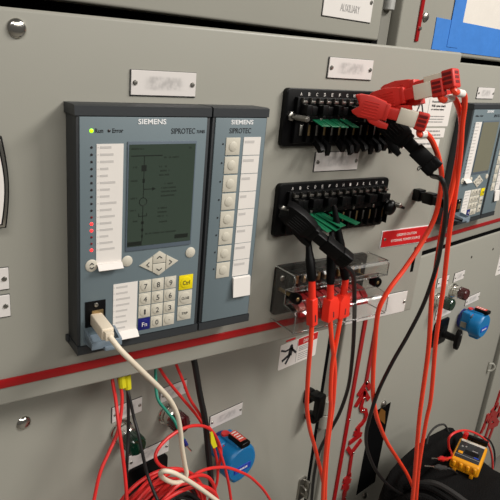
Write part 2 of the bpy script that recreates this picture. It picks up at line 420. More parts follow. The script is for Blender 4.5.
plate(F1, .033, .110, -.2675, -.2430, 'lower of two white nameplates cut by the left edge of the photo')
plate(F1, .6075, .7405, -.3735, -.3365, 'long blank white plate at the bottom right corner of the open door', m=WPLATE)
plate(F2, .365, .416, -.4995, -.4750, 'small white nameplate behind red and black wires, above the green lamp of the left cubicle', m=P_SMEAR2)
plate(F2, .450, .501, -.4995, -.4750, 'small white nameplate above the dark red lamp, under the white cable', m=P_SMEAR2)
plate(F2, .395, .471, -.5965, -.5720, 'white nameplate above the coil of red leads')
plate(F2, .558, .6335, -.5925, -.5675, 'white nameplate directly above the left blue interlock')
plate(F2, 1.2785, 1.3585, -.0410, -.0175, 'white nameplate right of the red plugs, above the far relay')
plate(F2, 1.282, 1.336, -.4900, -.4660, 'small white nameplate half hidden by red leads, above the green lamp of the right cubicle', m=P_SMEAR2)
plate(F2, 1.367, 1.420, -.4930, -.4690, 'small white nameplate above the dark red lamp of the right cubicle', m=P_SMEAR2)
plate(F2, 1.310, 1.389, -.5830, -.5570, 'white nameplate between the green lamp and the black rotary switch of the right cubicle')
plate(F2, 1.470, 1.549, -.5830, -.5600, 'white nameplate above the right blue interlock')
t = plate(F2, .7215, .846, .0755, .1380, 'large white plate lettered AUXILIARY at the top of the left cubicle', m=WPLATE, screws=False)
t.letters('AUXILIARY', .762, .812, .0855, .0965, .0022, INKG, bold=.0)
for su in (.7275, .840): t.part('screw', screw(MB(), su, .1055, .0022, .0035), STEEL)
# red caution plate
t = Thing('caution_plate', 'red plate with white caution lettering on the open door', 'sign', F1, (.7095, -.240, 0))
t.part('plate', MB().box(.658, .762, -.2525, -.2275, .0008, .0024, .0004, 1), REDPL)
t.part('backing', MB().box(.6565, .762, -.2540, -.2265, 0, .001), WHITE)
t.letters('OBSERVE CAUTION', .688, .733, -.2375, -.2335, .0024, PAPER)
t.letters('EXTERNAL POWER SOURCE', .678, .743, -.2460, -.2420, .0024, PAPER)
for su in (.6635, .757): t.part('screw', screw(MB(), su, -.240, .0024, .0024), STEEL)

# ------------------------------------------------------------------ stickers
def lines(mb, u0, u1, v0, v1, n, w, fill=.45, jag=.25):
    for k in range(n):
        y = v1 - (k + .5) * (v1 - v0) / n; hh = (v1 - v0) / n * fill / 2; x = u0
        end = u1 - random.random() * jag * (u1 - u0)
        while x < end - 1e-4:
            l = min((u1 - u0) * random.uniform(.08, .2), end - x); mb.box(x, x + l * .85, y - hh, y + hh, w, w + .0002); x += l
    return mb
t = Thing('warning_label', 'white hazardous voltage sticker with red header on the right edge of the open door', 'label', F1, (.712, -.045, 0))
t.part('sheet', MB().rrect(.6665, .7595, -.0710, -.0285, 0, .0004, .0015), PAPER)
t.part('header', MB().box(.690, .7605, -.0285, -.0185, 0, .0004), REDD)
t.letters('Hazardous voltage', .7145, .7500, -.0375, -.0340, .0004, INK, bold=.01)
t.letters('Will cause death', .7150, .7460, -.0430, -.0395, .0004, INK, bold=.01)
t.letters('or serious injury', .7150, .7440, -.0485, -.0450, .0004, INK, bold=.01)
t.part('small_print', lines(MB(), .7145, .7510, -.0665, -.0545, 3, .0004, .35), INKG)
t.part('divider', MB().box(.7085, .7090, -.069, -.031, .0004, .0006), INKG)
g = MB(); g.bar([(.698, -.050), (.6905, -.034), (.687, -.046)], .0022, .0004, .0007); g.bar([(.690, -.034), (.683, -.036), (.679, -.042)], .0018, .0004, .0007); g.bar([(.687, -.045), (.683, -.058)], .0018, .0004, .0007)
t.part('pictogram', g, INK)
t = Thing('warning_label', 'short white sticker below the hazardous voltage sticker, under the front red plug', 'label', F1, (.71, -.08, 0))
t.part('sheet', MB().rrect(.6680, .7555, -.0875, -.0735, 0, .0004, .0015), PAPER)
t.part('small_print', lines(MB(), .7000, .7480, -.0865, -.0750, 2, .0004, .35), INKG)
t = Thing('warning_label', 'lowest of three white stickers on the right edge of the open door', 'label', F1, (.705, -.096, 0))
t.part('sheet', MB().rrect(.6680, .7480, -.1025, -.0900, 0, .0004, .001), PAPER)
t.part('small_print', lines(MB(), .6900, .7400, -.1010, -.0920, 1, .0004, .3), INKG)
# danger sticker on the lower door
u0, u1, v0, v1 = .7205, .8285, -.534, -.4815
t = Thing('danger_label', 'white danger sticker with a falling figure on the lower door under the open door', 'label', F2, ((u0+u1)/2, (v0+v1)/2, 0))
t.part('sheet', MB().rrect(u0, u1, v0, v1, 0, .0005, .003), PAPER)
t.part('header', MB().box(u0+.050, u1-.001, v1-.0155, v1-.001, .0005, .0008), REDPL)
t.letters('DANGER', u0+.065, u1-.012, v1-.0125, v1-.0050, .0008, PAPER, bold=.012)
t.part('small_print', lines(lines(MB(), u0+.054, u1-.010, v0+.024, v1-.018, 3, .0005, .4), u0+.054, u1-.010, v0+.004, v0+.021, 4, .0005, .3), INKG)
t.part('divider', MB().box(u0+.0475, u0+.0482, v0+.003, v1-.003, .0005, .0008), INKG)
t.part('arrow', MB().prism([(u0+.014, v1+.003), (u0+.04, v1+.002), (u0+.04, v1+.006), (u0+.014, v1+.006)], 0, .0005), REDPL)
P = lambda x, y: at(270 + x / 7.143, 330 + y / 7.143)[:2]
g = MB(); g.bar([P(150, 130), P(140, 175)], .011, .0005, .0009); g.bar([P(140, 172), P(85, 222)], .005, .0005, .0009); g.bar([P(142, 175), P(108, 240)], .005, .0005, .0009)
g.bar([P(150, 130), P(110, 152), P(80, 148)], .0035, .0005, .0009); g.bar([P(152, 130), P(182, 158)], .0045, .0005, .0009); g.lathe([(0, .0042), (.0004, .0042)], (*P(152, 116), .0005), seg=16)
t.part('pictogram', g, INK)
# white notice at the right edge, lower door of the second cubicle
t = Thing('notice_label', 'white notice sticker cut by the right edge of the photo, on the lower door', 'label', F2, (1.69, -.50, 0))
t.part('sheet', MB().rrect(1.629, 1.745, -.5285, -.4650, 0, .0005, .002), PAPER)
t.part('small_print', lines(MB(), 1.640, 1.735, -.520, -.475, 4, .0005, .3), INKG)

# masking tape and document sleeve on the upper door of the second cubicle
t = Thing('document_sleeve', 'clear document sleeve held by blue tape at the top right', 'document', F2, (1.3, .1, 0))
t.part('sheet', MB().box(1.146, 1.60, .098, .40, 0, .001), SLEEVE)
random.seed(3)
def torn(u0, u1, v0, v1, horizontal=True):
    pts = [(u0, v0)]
    n = 14
    if horizontal:
        pts += [(u1, v0), (u1, v1)] + []
        pts += [(u0 + random.uniform(-.002, .002), v1), (u0 + random.uniform(-.003, .003), (v0+v1)/2)]
    else: pts += [(u1, v0), (u1, v1), (u0, v1)]
    return pts
tape = t.part('tape', MB().prism(torn(1.054, 1.62, .0475, .103), 0, .0013), TAPE)
t.part('tape', MB().prism(torn(1.108, 1.152, .055, .42, False), .001, .0022), TAPE)
f = MB(); f.box(1.085, 1.105, .0415, .049, .0, .0015); t.part('tape_fold', f, TAPE, tape)

# ------------------------------------------------------------------ protection relay
def relay(F, du, dv, on, label):
    X = lambda u: u + du
    t = Thing('protection_relay', label, 'protection relay', F, (X(.1716), -.3128 + dv, 0), 'protection relays')
    B = lambda mb, u0, u1, v0, v1, w0, w1, bev=0: mb.box(X(u0), X(u1), v0 + dv, v1 + dv, w0, w1, bev)
    h = MB(); B(h, .1722, .3212, -.3025, -.0565, 0, .0325, .0012)
    t.part('housing', h, ANTH)
    c = MB(); c.profile([(0, -.0465 + dv), (.030, -.0462 + dv), (.034, -.0475 + dv), (.0342, -.0565 + dv), (0, -.0565 + dv)], X(.1705), X(.3214)); t.part('top_cap', c, ANTH)
    c = MB(); c.profile([(0, -.3128 + dv), (.0335, -.3128 + dv), (.0342, -.312 + dv), (.0342, -.3025 + dv), (0, -.3025 + dv)], X(.1716), X(.3214)); c.box(X(.1685), X(.172), -.309 + dv, -.301 + dv, 0, .006, .001); t.part('bottom_cap', c, ANTH)
    fp = t.part('front_panel', B(MB(), .1752, .3165, -.3015, -.0575, .032, .0342, .0006), BLUEGREY)
    W = .0342
    t.letters('SIEMENS', X(.2358), X(.2672), -.0645 + dv, -.0592 + dv, W, WHITE, fp, .018)
    t.letters('SIPROTEC', X(.2735), X(.3020), -.0742 + dv, -.0685 + dv, W, INK, fp, .004)
    t.letters('7UM85', X(.3040), X(.3142), -.0738 + dv, -.0705 + dv, W, INK, fp)
    t.letters('Run', X(.1905), X(.1990), -.0728 + dv, -.0685 + dv, W, INK, fp, .012)
    t.letters('Error', X(.2085), X(.2200), -.0728 + dv, -.0685 + dv, W, INK, fp, .012)
    def led(u, v, r, m): t.part('indicator_light', MB().lathe([(0, r), (.0003, r), (.0008, r * .6), (.0009, 0)], (X(u), v + dv, W), seg=12), m)
    led(.1870, -.0708, .0020, LEDG if on else LEDOFF); led(.2050, -.0708, .0016, LEDOFF)
    for i in range(16):
        led(.1872, -.0868 - .00705 * i, .0017 if i in (11, 12, 15) else .0013, (LEDR if i in (11, 12, 15) else LEDDIM if i in (10, 13, 14) else LEDOFF) if on else LEDOFF)
    ls = t.part('label_strip', B(MB(), .1922, .2205, -.2085, -.0835, W, W + .0005), PAPER)
    tx = MB()
    for i in range(16):
        y = -.0868 - .00705 * i + dv; l = random.uniform(.008, .018); tx.box(X(.1932), X(.1945), y - .0006, y + .0003, W + .0005, W + .0007); tx.box(X(.1958), X(.1958 + l), y - .0013, y + .0011, W + .0005, W + .0007)
    t.part('small_print', tx, mat('faint_ink', (200, 195, 191), .6), ls)
    pt = MB(); pt.profile([(W, -.2080 + dv), (W + .004, -.2085 + dv), (W + .0085, -.2135 + dv), (W + .0080, -.2142 + dv), (W + .0036, -.2094 + dv), (W, -.209 + dv)], X(.1925), X(.2200)); t.part('paper_tab', pt, PAPER)
    # display
    ds = t.part('display', B(MB(), .2246, .3045, -.1985, -.0815, W, W + .0012, .0005), mat('display_frame', (92, 104, 116), .4))
    sc = t.part('screen', B(MB(), .2262, .3030, -.1935, -.0845, W + .0011, W + .0014), LCD if on else LCD2, ds)
    if on:
        g = MB(); w0, w1 = W + .0014, W + .0016
        def hb(u0, u1, v0, v1): B(g, u0, u1, v0, v1, w0, w1)
        hb(.2285, .2640, -.0965, -.0956); hb(.2430, .2436, -.1060, -.0965); hb(.2405, .2460, -.1120, -.1058); hb(.2430, .2436, -.126, -.112); hb(.2420, .2445, -.124, -.120)
        hb(.2430, .2436, -.140, -.126); hb(.2436, .254, -.1315, -.1308); hb(.2430, .2436, -.188, -.149); hb(.2385, .2480, -.1605, -.1598); hb(.2385, .2390, -.1600, -.1570); hb(.2476, .2481, -.1600, -.1570)
        hb(.2418, .2448, -.169, -.166); hb(.2420, .2446, -.177, -.174); hb(.2425, .2441, -.184, -.181)
        ci = [Vector((X(.2433) + .0043 * math.cos(a), -.1445 + dv + .0043 * math.sin(a), w0)) for a in [2*math.pi*k/20 for k in range(20)]]
        g.tube(ci, .0004, smooth=False, closed=True, seg=5)
        g.prism([(X(.2535), -.1330 + dv), (X(.2575), -.1312 + dv), (X(.2535), -.1292 + dv)], w0, w1)
        t.part('line_diagram', g, INKLCD, sc)
        g = MB(); hb(.2265, .243, -.1925, -.1880); t.part('softkey_label', g, INKLCD, sc)
        g = MB(); hb(.283, .2995, -.1890, -.1845); t.part('softkey_label', g, INKLCD, sc)
        g = MB()
        for y, u0, n in ((-.0895, .2285, 14), (-.0990, .266, 16), (-.1085, .261, 10), (-.1130, .261, 11), (-.1175, .261, 11), (-.1085, .229, 6), (-.1225, .229, 8), (-.1270, .268, 9), (-.1315, .264, 16), (-.1355, .264, 17), (-.1400, .264, 15), (-.1410, .229, 7), (-.1535, .261, 10), (-.1580, .261, 10), (-.1625, .261, 11), (-.1690, .261, 11), (-.1540, .229, 6), (-.1660, .229, 8), (-.181, .247, 34), (-.0895, .293, 5)):
            for k in range(n):
                if random.random() < .85: B(g, u0 + k * .0011, u0 + k * .0011 + .0008, y, y + .0016, w0, w1)
        t.part('diagram_text', g, mat('display_ink_faint', (45, 55, 47), .4), sc)
    # keys
    def key(u0, u1, v0, v1, m=KEYC, s=None, ink=INK, dome=True, sh=.6):
        k = t.part('key', B(MB(), u0, u1, v0, v1, W, W + .0007, .0003), m)
        cu, cv = X((u0 + u1) / 2), (v0 + v1) / 2 + dv; r = min(u1 - u0, v1 - v0) * .40
        if dome: t.part('key_dome', MB().lathe([(0, r), (.0006, r * .96), (.0011, r * .7), (.0013, 0)], (cu, cv, W + .0006), seg=20), m, k)
        if s:
            hw = {'1': .0009, '.': .0006, 'Fn': .0031, 'Ctrl': .0046, 'CLOSE': .0050, 'TRIP': .0040}.get(s, .0019); hh = .0006 if s == '.' else .0031 if len(s) == 1 else .0026 if len(s) < 5 and s != 'TRIP' else .0015
            t.letters(s, cu - hw, cu + hw, cv - hh, cv + hh, W + .0018, ink, k)
    def rnd(u, v, r, s=None):
        k = t.part('key', MB().lathe([(0, r), (.0006, r), (.0013, r * .85), (.0016, 0)], (X(u), v + dv, W), seg=24), KEYC)
        if s:
            g = MB(); g.bar([(X(u - .002), v + dv + .0014), (X(u), v + dv + .0032), (X(u + .002), v + dv + .0014)], .0008, W + .0013, W + .0019); g.bar([(X(u - .002), v + dv - .0014), (X(u), v + dv - .0032), (X(u + .002), v + dv - .0014)], .0008, W + .0013, W + .0019); t.part('key_symbol', g, INK, k)
    rnd(.1872, -.2095, .0068, 1); rnd(.2272, -.2095, .0062); rnd(.3050, -.2085, .0062)
    cu, cv = X(.2655), -.2165 + dv
    def nav(pts, arrow):
        k = t.part('navigation_key', MB().prism([(cu + x, cv + y) for x, y in pts], W, W + .0012, .0003), KEYC)
        a = MB(); a.bar([(cu + x, cv + y) for x, y in arrow], .0008, W + .0012, W + .0016); t.part('key_symbol', a, INK, k)
    nav([(-.0085, -.0090), (-.0085, .0090), (-.0240, 0)], [(-.0125, .0025), (-.0155, 0), (-.0125, -.0025)])
    nav([(.0085, .0090), (.0085, -.0090), (.0240, 0)], [(.0125, .0025), (.0155, 0), (.0125, -.0025)])
    nav([(-.0078, .0004), (.0078, .0004), (.0078, .0095), (0, .0145), (-.0078, .0095)], [(-.003, .006), (0, .0085), (.003, .006)])
    nav([(-.0078, -.0095), (0, -.0145), (.0078, -.0095), (.0078, -.0004), (-.0078, -.0004)], [(-.003, -.006), (0, -.0085), (.003, -.006)])
    keys = ['7', '8', '9', '4', '5', '6', '1', '2', '3', 'Fn', '0', '.']
    for i, s in enumerate(keys):
        c, r = i % 3, i // 3; u0 = .2422 + c * .0157; v1 = -.2345 - r * .0155
        key(u0, u0 + .0147, v1 - .0146, v1, NAVY if s == 'Fn' else KEYC, s, PAPER if s == 'Fn' else INK)
    for r, (s, m) in enumerate((('Ctrl', YEL), ('CLOSE', KEYC), ('TRIP', KEYC))):
        v1 = -.2355 - r * .0195; key(.2922, .3105, v1 - .0182, v1, m, s, sh=.5)
    ls = t.part('label_strip', B(MB(), .2118, .2402, -.2920, -.2345, W, W + .0005), PAPER)
    tx = MB()
    for i in range(8):
        y = -.2385 - .0070 * i + dv; l = random.uniform(.010, .020); tx.box(X(.2122), X(.2135), y - .0005, y + .0004, W + .0005, W + .0007); tx.box(X(.2150), X(.2150 + l), y - .0013, y + .0011, W + .0005, W + .0007)
    t.part('small_print', tx, MATS['faint_ink'], ls)
    pt = MB(); pt.profile([(W, -.2920 + dv), (W + .004, -.2932 + dv), (W + .0085, -.2985 + dv), (W + .0080, -.2992 + dv), (W + .0036, -.2942 + dv), (W, -.2932 + dv)], X(.2165), X(.2405)); t.part('paper_tab', pt, PAPER)
    # usb socket and its flap hanging open
    us = t.part('port_plate', B(MB(), .1800, .2030, -.2800, -.2500, W, W + .0012, .0004), BLACKM)
    t.part('screw', screw(MB(), X(.1920), -.2545 + dv, W + .0012, .0026), STEEL, us)
    s_ = MB(); B(s_, .1870, .2000, -.2725, -.2605, W + .001, W + .0025, .0004); t.part('socket', s_, BRASS, us)
    fl = MB(); w0 = W
    for uu in (.1795, .2110):
        fl.profile([(w0, -.2830 + dv), (w0 + .002, -.2825 + dv), (w0 + .022, -.2880 + dv), (w0 + .023, -.2950 + dv), (w0 + .018, -.2950 + dv), (w0, -.2990 + dv)], X(uu), X(uu + .0026))
    fl.profile([(w0, -.2900 + dv), (w0 + .022, -.2915 + dv), (w0 + .022, -.2950 + dv), (w0, -.2925 + dv)], X(.1795), X(.2136)); B(fl, .1795, .2136, -.2960, -.2878, w0 + .0205, w0 + .0232, .0006)
    B(fl, .1930, .2060, -.2985, -.2935, w0 + .0205, w0 + .0265, .0012)
    t.part('port_flap', fl, BLUEGREY2)
    return t
def module(F, du, dv, label):
    X = lambda u: u + du
    t = Thing('relay_module', label, 'relay module', F, (X(.3235), -.3128 + dv, 0), 'relay key modules')
    B = lambda mb, u0, u1, v0, v1, w0, w1, bev=0: mb.box(X(u0), X(u1), v0 + dv, v1 + dv, w0, w1, bev)
    W = .0342
    t.part('housing', B(MB(), .3240, .3972, -.3025, -.0565, 0, .0325, .0012), ANTH)
    c = MB(); c.profile([(0, -.0465 + dv), (.030, -.0462 + dv), (.034, -.0475 + dv), (.0342, -.0565 + dv), (0, -.0565 + dv)], X(.3236), X(.3978)); t.part('top_cap', c, ANTH)
    c = MB(); c.profile([(0, -.3128 + dv), (.0335, -.3128 + dv), (.0342, -.312 + dv), (.0342, -.3025 + dv), (0, -.3025 + dv)], X(.3236), X(.3976)); t.part('bottom_cap', c, ANTH)
    fp = t.part('front_panel', B(MB(), .3272, .3952, -.3015, -.0575, .032, .0342, .0006), BLUEGREY)
    t.letters('SIEMENS', X(.3470), X(.3765), -.0645 + dv, -.0595 + dv, W, WHITE, fp, .018)
    t.letters('SIPROTEC', X(.3455), X(.3745), -.0742 + dv, -.0685 + dv, W, INK, fp, .004)
    for i in range(8):
        v1 = -.0788 - .0211 * i
        k = t.part('key', B(MB(), .3420, .3608, v1 - .0195, v1, W, W + .0008, .0003), KEYC)
        t.part('key_dome', MB().lathe([(0, .0056), (.0006, .0054), (.0012, .004), (.0014, 0)], (X(.3515), v1 - .0098 + dv, W + .0007), seg=20), KEYC, k)
        t.part('indicator_light', MB().lathe([(0, .0011), (.0006, .0009), (.0007, 0)], (X(.3385), v1 - .007 + dv, W), seg=10), INK)
        ls = t.part('label_strip', B(MB(), .3655, .3890, v1 - .0200, v1 + .0003, W, W + .0005), PAPER)
        l = random.uniform(.008, .017); t.part('small_print', B(MB(), .3672, .3672 + l, v1 - .0065, v1 - .0035, W + .0005, W + .0007), MATS['faint_ink'], ls)
    pt = MB(); pt.profile([(W, -.2478 + dv), (W + .003, -.249 + dv), (W + .0055, -.2730 + dv), (W + .005, -.2730 + dv), (W, -.250 + dv)], X(.3665), X(.3915)); t.part('paper_tab', pt, PAPER)
    return t
relay(F1, 0, 0, True, 'large grey-blue protection relay with lit display and cream plug on the open door')
module(F1, 0, 0, 'narrow grey-blue key module joined to the right of the near relay')
relay(F2, 1.0365, -.0035, False, 'grey-blue protection relay behind the red leads on the right cubicle')
module(F2, 1.0365, -.0035, 'narrow key module at the right edge beside the far relay')

# meter cut by the left edge
t = Thing('panel_meter', 'white faced meter with chrome rim cut by the left edge of the photo', 'meter', F1, (.06, -.124, 0))
def barrel(e, n=10):
    pts = []
    for k in range(n + 1):
        y = -.079 - e - (k / n) * (.089 - 2 * e); pts.append((.1085 - e + .0045 * math.sin(math.pi * k / n), y))
    for k in range(n + 1):
        y = -.168 + e + (k / n) * (.089 - 2 * e); pts.append((.005 + e - .0045 * math.sin(math.pi * k / n), y))
    return pts
t.part('frame', MB().prism(barrel(0), 0, .012, .002), BLACKM)
t.part('rim', MB().prism(barrel(.002), .011, .0150, .001), CHROME)
t.part('inner_frame', MB().prism(barrel(.0045), .013, .0158, .0005), BLACK)
t.part('dial', MB().prism(barrel(.006), .0145, .0162), PAPER)

# ------------------------------------------------------------------ test switch blocks
def test_block(dv, label, lower):
    u0, u1, v0, v1 = .441 + (.004 if lower else 0), .6415 + (.004 if lower else 0), -.0955 + dv, -.0245 + dv
    t = Thing('test_switch_block', label, 'test switch', F1, ((u0+u1)/2, (v0+v1)/2, 0), 'test switch blocks')
    t.part('base', MB().rrect(u0, u1, v0, v1, 0, .007, .006, .0015), BLACK)
    body = MB(); body.box(u0 + .014, u1 - .010, v1 - .066, v1 - .010, .006, .013, .001)
    body.box(u0 + .014, u1 - .010, v1 - .038, v1 - .031, .012, .019, .001); t.part('body', body, BLACKM)
    ua = u0 + .0225; pitch = .01265
    for i in range(14):
        u = ua + i * pitch
        t.letters('ABCDEFGHIJKLMN'[i], u - .0014, u + .0014, v1 - .0085, v1 - .0045, .0072, PAPER)
        c = MB(); c.box(u - .0042, u + .0042, v1 - .0170, v1 - .0138, .012, .0165, .0004); c.box(u - .0015, u + .0015, v1 - .0385, v1 - .0345, .013, .0165 + .002 * (i % 3), .0004); c.box(u - .0042, u - .0034, v1 - .0165, v1 - .0105, .012, .018); t.part('clip', c, STEEL)  # small middle box is a metal bit added for glints
        hnd = MB(); hnd.box(u - .0043, u + .0043, v1 - .0300, v1 - .0180 - (.002 if i % 2 else 0), .012, .022 + (.005 if i % 2 == 0 else 0), .0010)
        hnd.box(u - .0040, u + .0040, v1 - .0345, v1 - .0275, .012, .020, .001); t.part('switch_handle', hnd, BLACKM)
        c = MB(); c.box(u - .0022, u + .0022, v1 - .0560, v1 - .0430, .012, .0150, .0004); t.part('contact', c, BRASS if i % 2 else STEEL)
        t.part('barrier', MB().box(u + .0056, u + .0068, v1 - .064, v1 - .040, .012, .020, .0003), BLACK)
        if not lower and i > 1 and i != 4:
            hk = MB(); hk.profile([(.014, v0 + .012), (.028, v0 + .004), (.031 - .003 * (i % 2), v0 - .005 + .002 * (i % 3)), (.026, v0 - .009 + .002 * (i % 3)), (.024, v0 - .003), (.014, v0 + .004)], u - .0030 - .0006 * (i % 2), u + .0030); t.part('open_handle', hk, BLACKM)
    for su in ((u0 + .010, u1 - .006)):
        st = MB().cyl((su, v1 - .0335, .006), (su, v1 - .0335, .040), .0030, bev=.0006)
        for k in range(12): st.lathe([(0, .0030), (.0006, .0034), (.0012, .0030)], (su, v1 - .0335, .018 + .0017 * k), seg=14)
        st.lathe([(0, .0058), (.004, .0058), (.005, .004)], (su, v1 - .0335, .006), seg=6)
        t.part('stud', st, STEEL)
    return t
test_block(0, 'upper black test switch block with red clips and green strips on the open door', False)
test_block(-.1180, 'middle black test switch block with black clip and probes hanging from it', True)
# wing screw on the right of the middle block
t = Thing('wing_nut', 'black wing nut at the right end of the middle test block', 'wing nut', F1, (.6415, -.176, .01))
c0 = at(386, 206, .026, F1); c1_ = at(402, 208, .030, F1)
wn = MB(); wn.cyl(at(383, 200, .01, F1), at(392, 205, .026, F1), .004, bev=.0005); wn.ball(at(390, 207.5, .026, F1), .0092, (1.1, 1.25, .8)); wn.tube([at(386, 202, .022, F1), at(392, 204, .028, F1), at(404, 208, .033, F1)], lambda q: .0042 - .0022 * q, seg=8).tube([at(386, 202, .022, F1), at(384, 199, .022, F1), at(386, 197.5, .024, F1)], .003, seg=8)
t.part('wings', wn, BLACK)

# covered block
u0, u1, v0, v1 = .4585, .6280, -.3290, -.2565
t = Thing('covered_test_block', 'lowest test block with red handles under a clear cover', 'test switch', F1, ((u0+u1)/2, (v0+v1)/2, 0))
t.part('base', MB().rrect(u0, u1, v0, v1, 0, .006, .006, .001), BLACK)
t.part('body', MB().box(u0 + .018, u1 - .018, v0 + .008, v1 - .008, .005, .013, .001), BLACKM)
for i in range(10):
    u = u0 + .027 + i * .0130
    t.part('contact', MB().box(u - .0024, u + .0024, v1 - .0240, v1 - .0120, .012, .0180, .0005), BRASS)
    hd = MB(); hd.profile([(.012, v0 + .030), (.026, v0 + .028), (.036, v0 + .020), (.039, v0 + .008), (.034, v0 + .006), (.030, v0 + .014), (.022, v0 + .018), (.012, v0 + .019)], u - .0048, u + .0048); t.part('switch_handle', hd, REDH)
    t.part('contact', MB().box(u - .0030, u + .0030, v1 - .0380, v1 - .0300, .012, .0165, .0005), STEEL)
for su in (u0 + .010, u1 - .010): t.part('contact_screw', screw(MB(), su, v1 - .018, .006, .004), STEEL)
prof = [(.004, v1 + .001), (.043, v1 + .001), (.046, v1 - .003), (.046, v1 - .0205), (.030, v1 - .0235), (.030, v1 - .0450), (.052, v1 - .0480), (.055, v1 - .051), (.055, v0 - .004), (.004, v0 - .004)]
cv = MB()
for pa, pb in zip(prof, prof[1:]):     # panels of the cover, 1.5 mm thick
    d = Vector((pb[0] - pa[0], pb[1] - pa[1])); n_ = Vector((-d.y, d.x)).normalized() * .0012
    cv.profile([pa, pb, (pb[0] + n_.x, pb[1] + n_.y), (pa[0] + n_.x, pa[1] + n_.y)], u0 - .0015, u1 + .0015)
for ue in (u0 - .0015, u1 + .0003):
    b = bmesh.new(); lo = [b.verts.new((ue, p[1], p[0])) for p in prof]; hi = [b.verts.new((ue + .0012, p[1], p[0])) for p in prof]
    b.faces.new(lo); b.faces.new(hi[::-1])
    for i in range(len(prof)): j = (i + 1) % len(prof); b.faces.new((lo[i], hi[i], hi[j], lo[j]))
    cv._merge(b)
cov = t.part('clear_cover', cv, CLEAR, label='clear plastic cover')
ed = MB()
for ue in (u0 - .0012, u1 + .0012): ed.tube([(ue, p[1], p[0]) for p in prof], .0010, smooth=False, seg=6)
for p in (prof[1], prof[3], prof[4], prof[5], prof[6], prof[8]): ed.tube([(u0 - .0012, p[1], p[0]), (u1 + .0012, p[1], p[0])], .0010, smooth=False, seg=6)
t.part('cover_edge', ed, CLEAR_E, cov)
for x, y in ((298.5, 300), (378.5, 283)):
    c = at(x, y, .046, F1)
    n = t.part('thumb_nut', MB().lathe([(0, .0055), (.002, .0075), (.011, .0078), (.0135, .0066), (.0135, .004), (.0115, .0035), (.0115, 0)], (c[0], c[1], c[2] - .0135), seg=22), BLACK)
    t.part('stud', MB().cyl((c[0], c[1], .006), (c[0], c[1], c[2] - .0005), .0026, bev=.0005), BRASS, n)

# green isolating strips
def green(pts0, pts1, label, wd):
    """a fan of thin strips from pts0 (near the block) to pts1"""
    a = pts0
    mb = MB(); Mx = orient(pts0, pts1, (0, 1, 0)); L = (Vector(pts1) - Vector(pts0)).length
    mb.box(0, L, -.0006, .0006, -wd / 2, wd / 2, .0002, 1, Mx)
    for k in range(2): mb.box(L * .1, L * .85, .0006, .0010, -wd * .3 + k * wd * .35, -wd * .3 + k * wd * .35 + .0008, 0, 1, Mx)
    single('isolating_strip', mb, GREEN, label, 'isolating strip', F2, a, 'green isolating strips')
LBL = ['leftmost green strip slid into the upper test block', 'second green strip from the left in the upper test block', 'third green strip from the left in the upper test block', 'rightmost green strip in the upper test block, under the red clip']
for i, (x0, x1, y1) in enumerate(((314, 326, 126.5), (322, 336, 127), (331, 345, 127.5), (340, 356, 127.5))):
    green(g1(x0, 118.5 - i * .2, .014), g1(x1, y1, .042), LBL[i], .0120)
LBL = ['leftmost long green strip in the middle test block, reaching under the black clip', 'second long green strip in the middle test block', 'third long green strip in the middle test block', 'green strip set apart to the right in the middle test block']
for i, (x0, y0, x1, y1) in enumerate(((305, 213.5, 330, 231.5), (311, 213, 338, 230), (318, 212.5, 343, 226.5), (331, 211.5, 358, 224))):
    green(g1(x0, y0, .014), g1(x1, y1, .050), LBL[i], .0160)

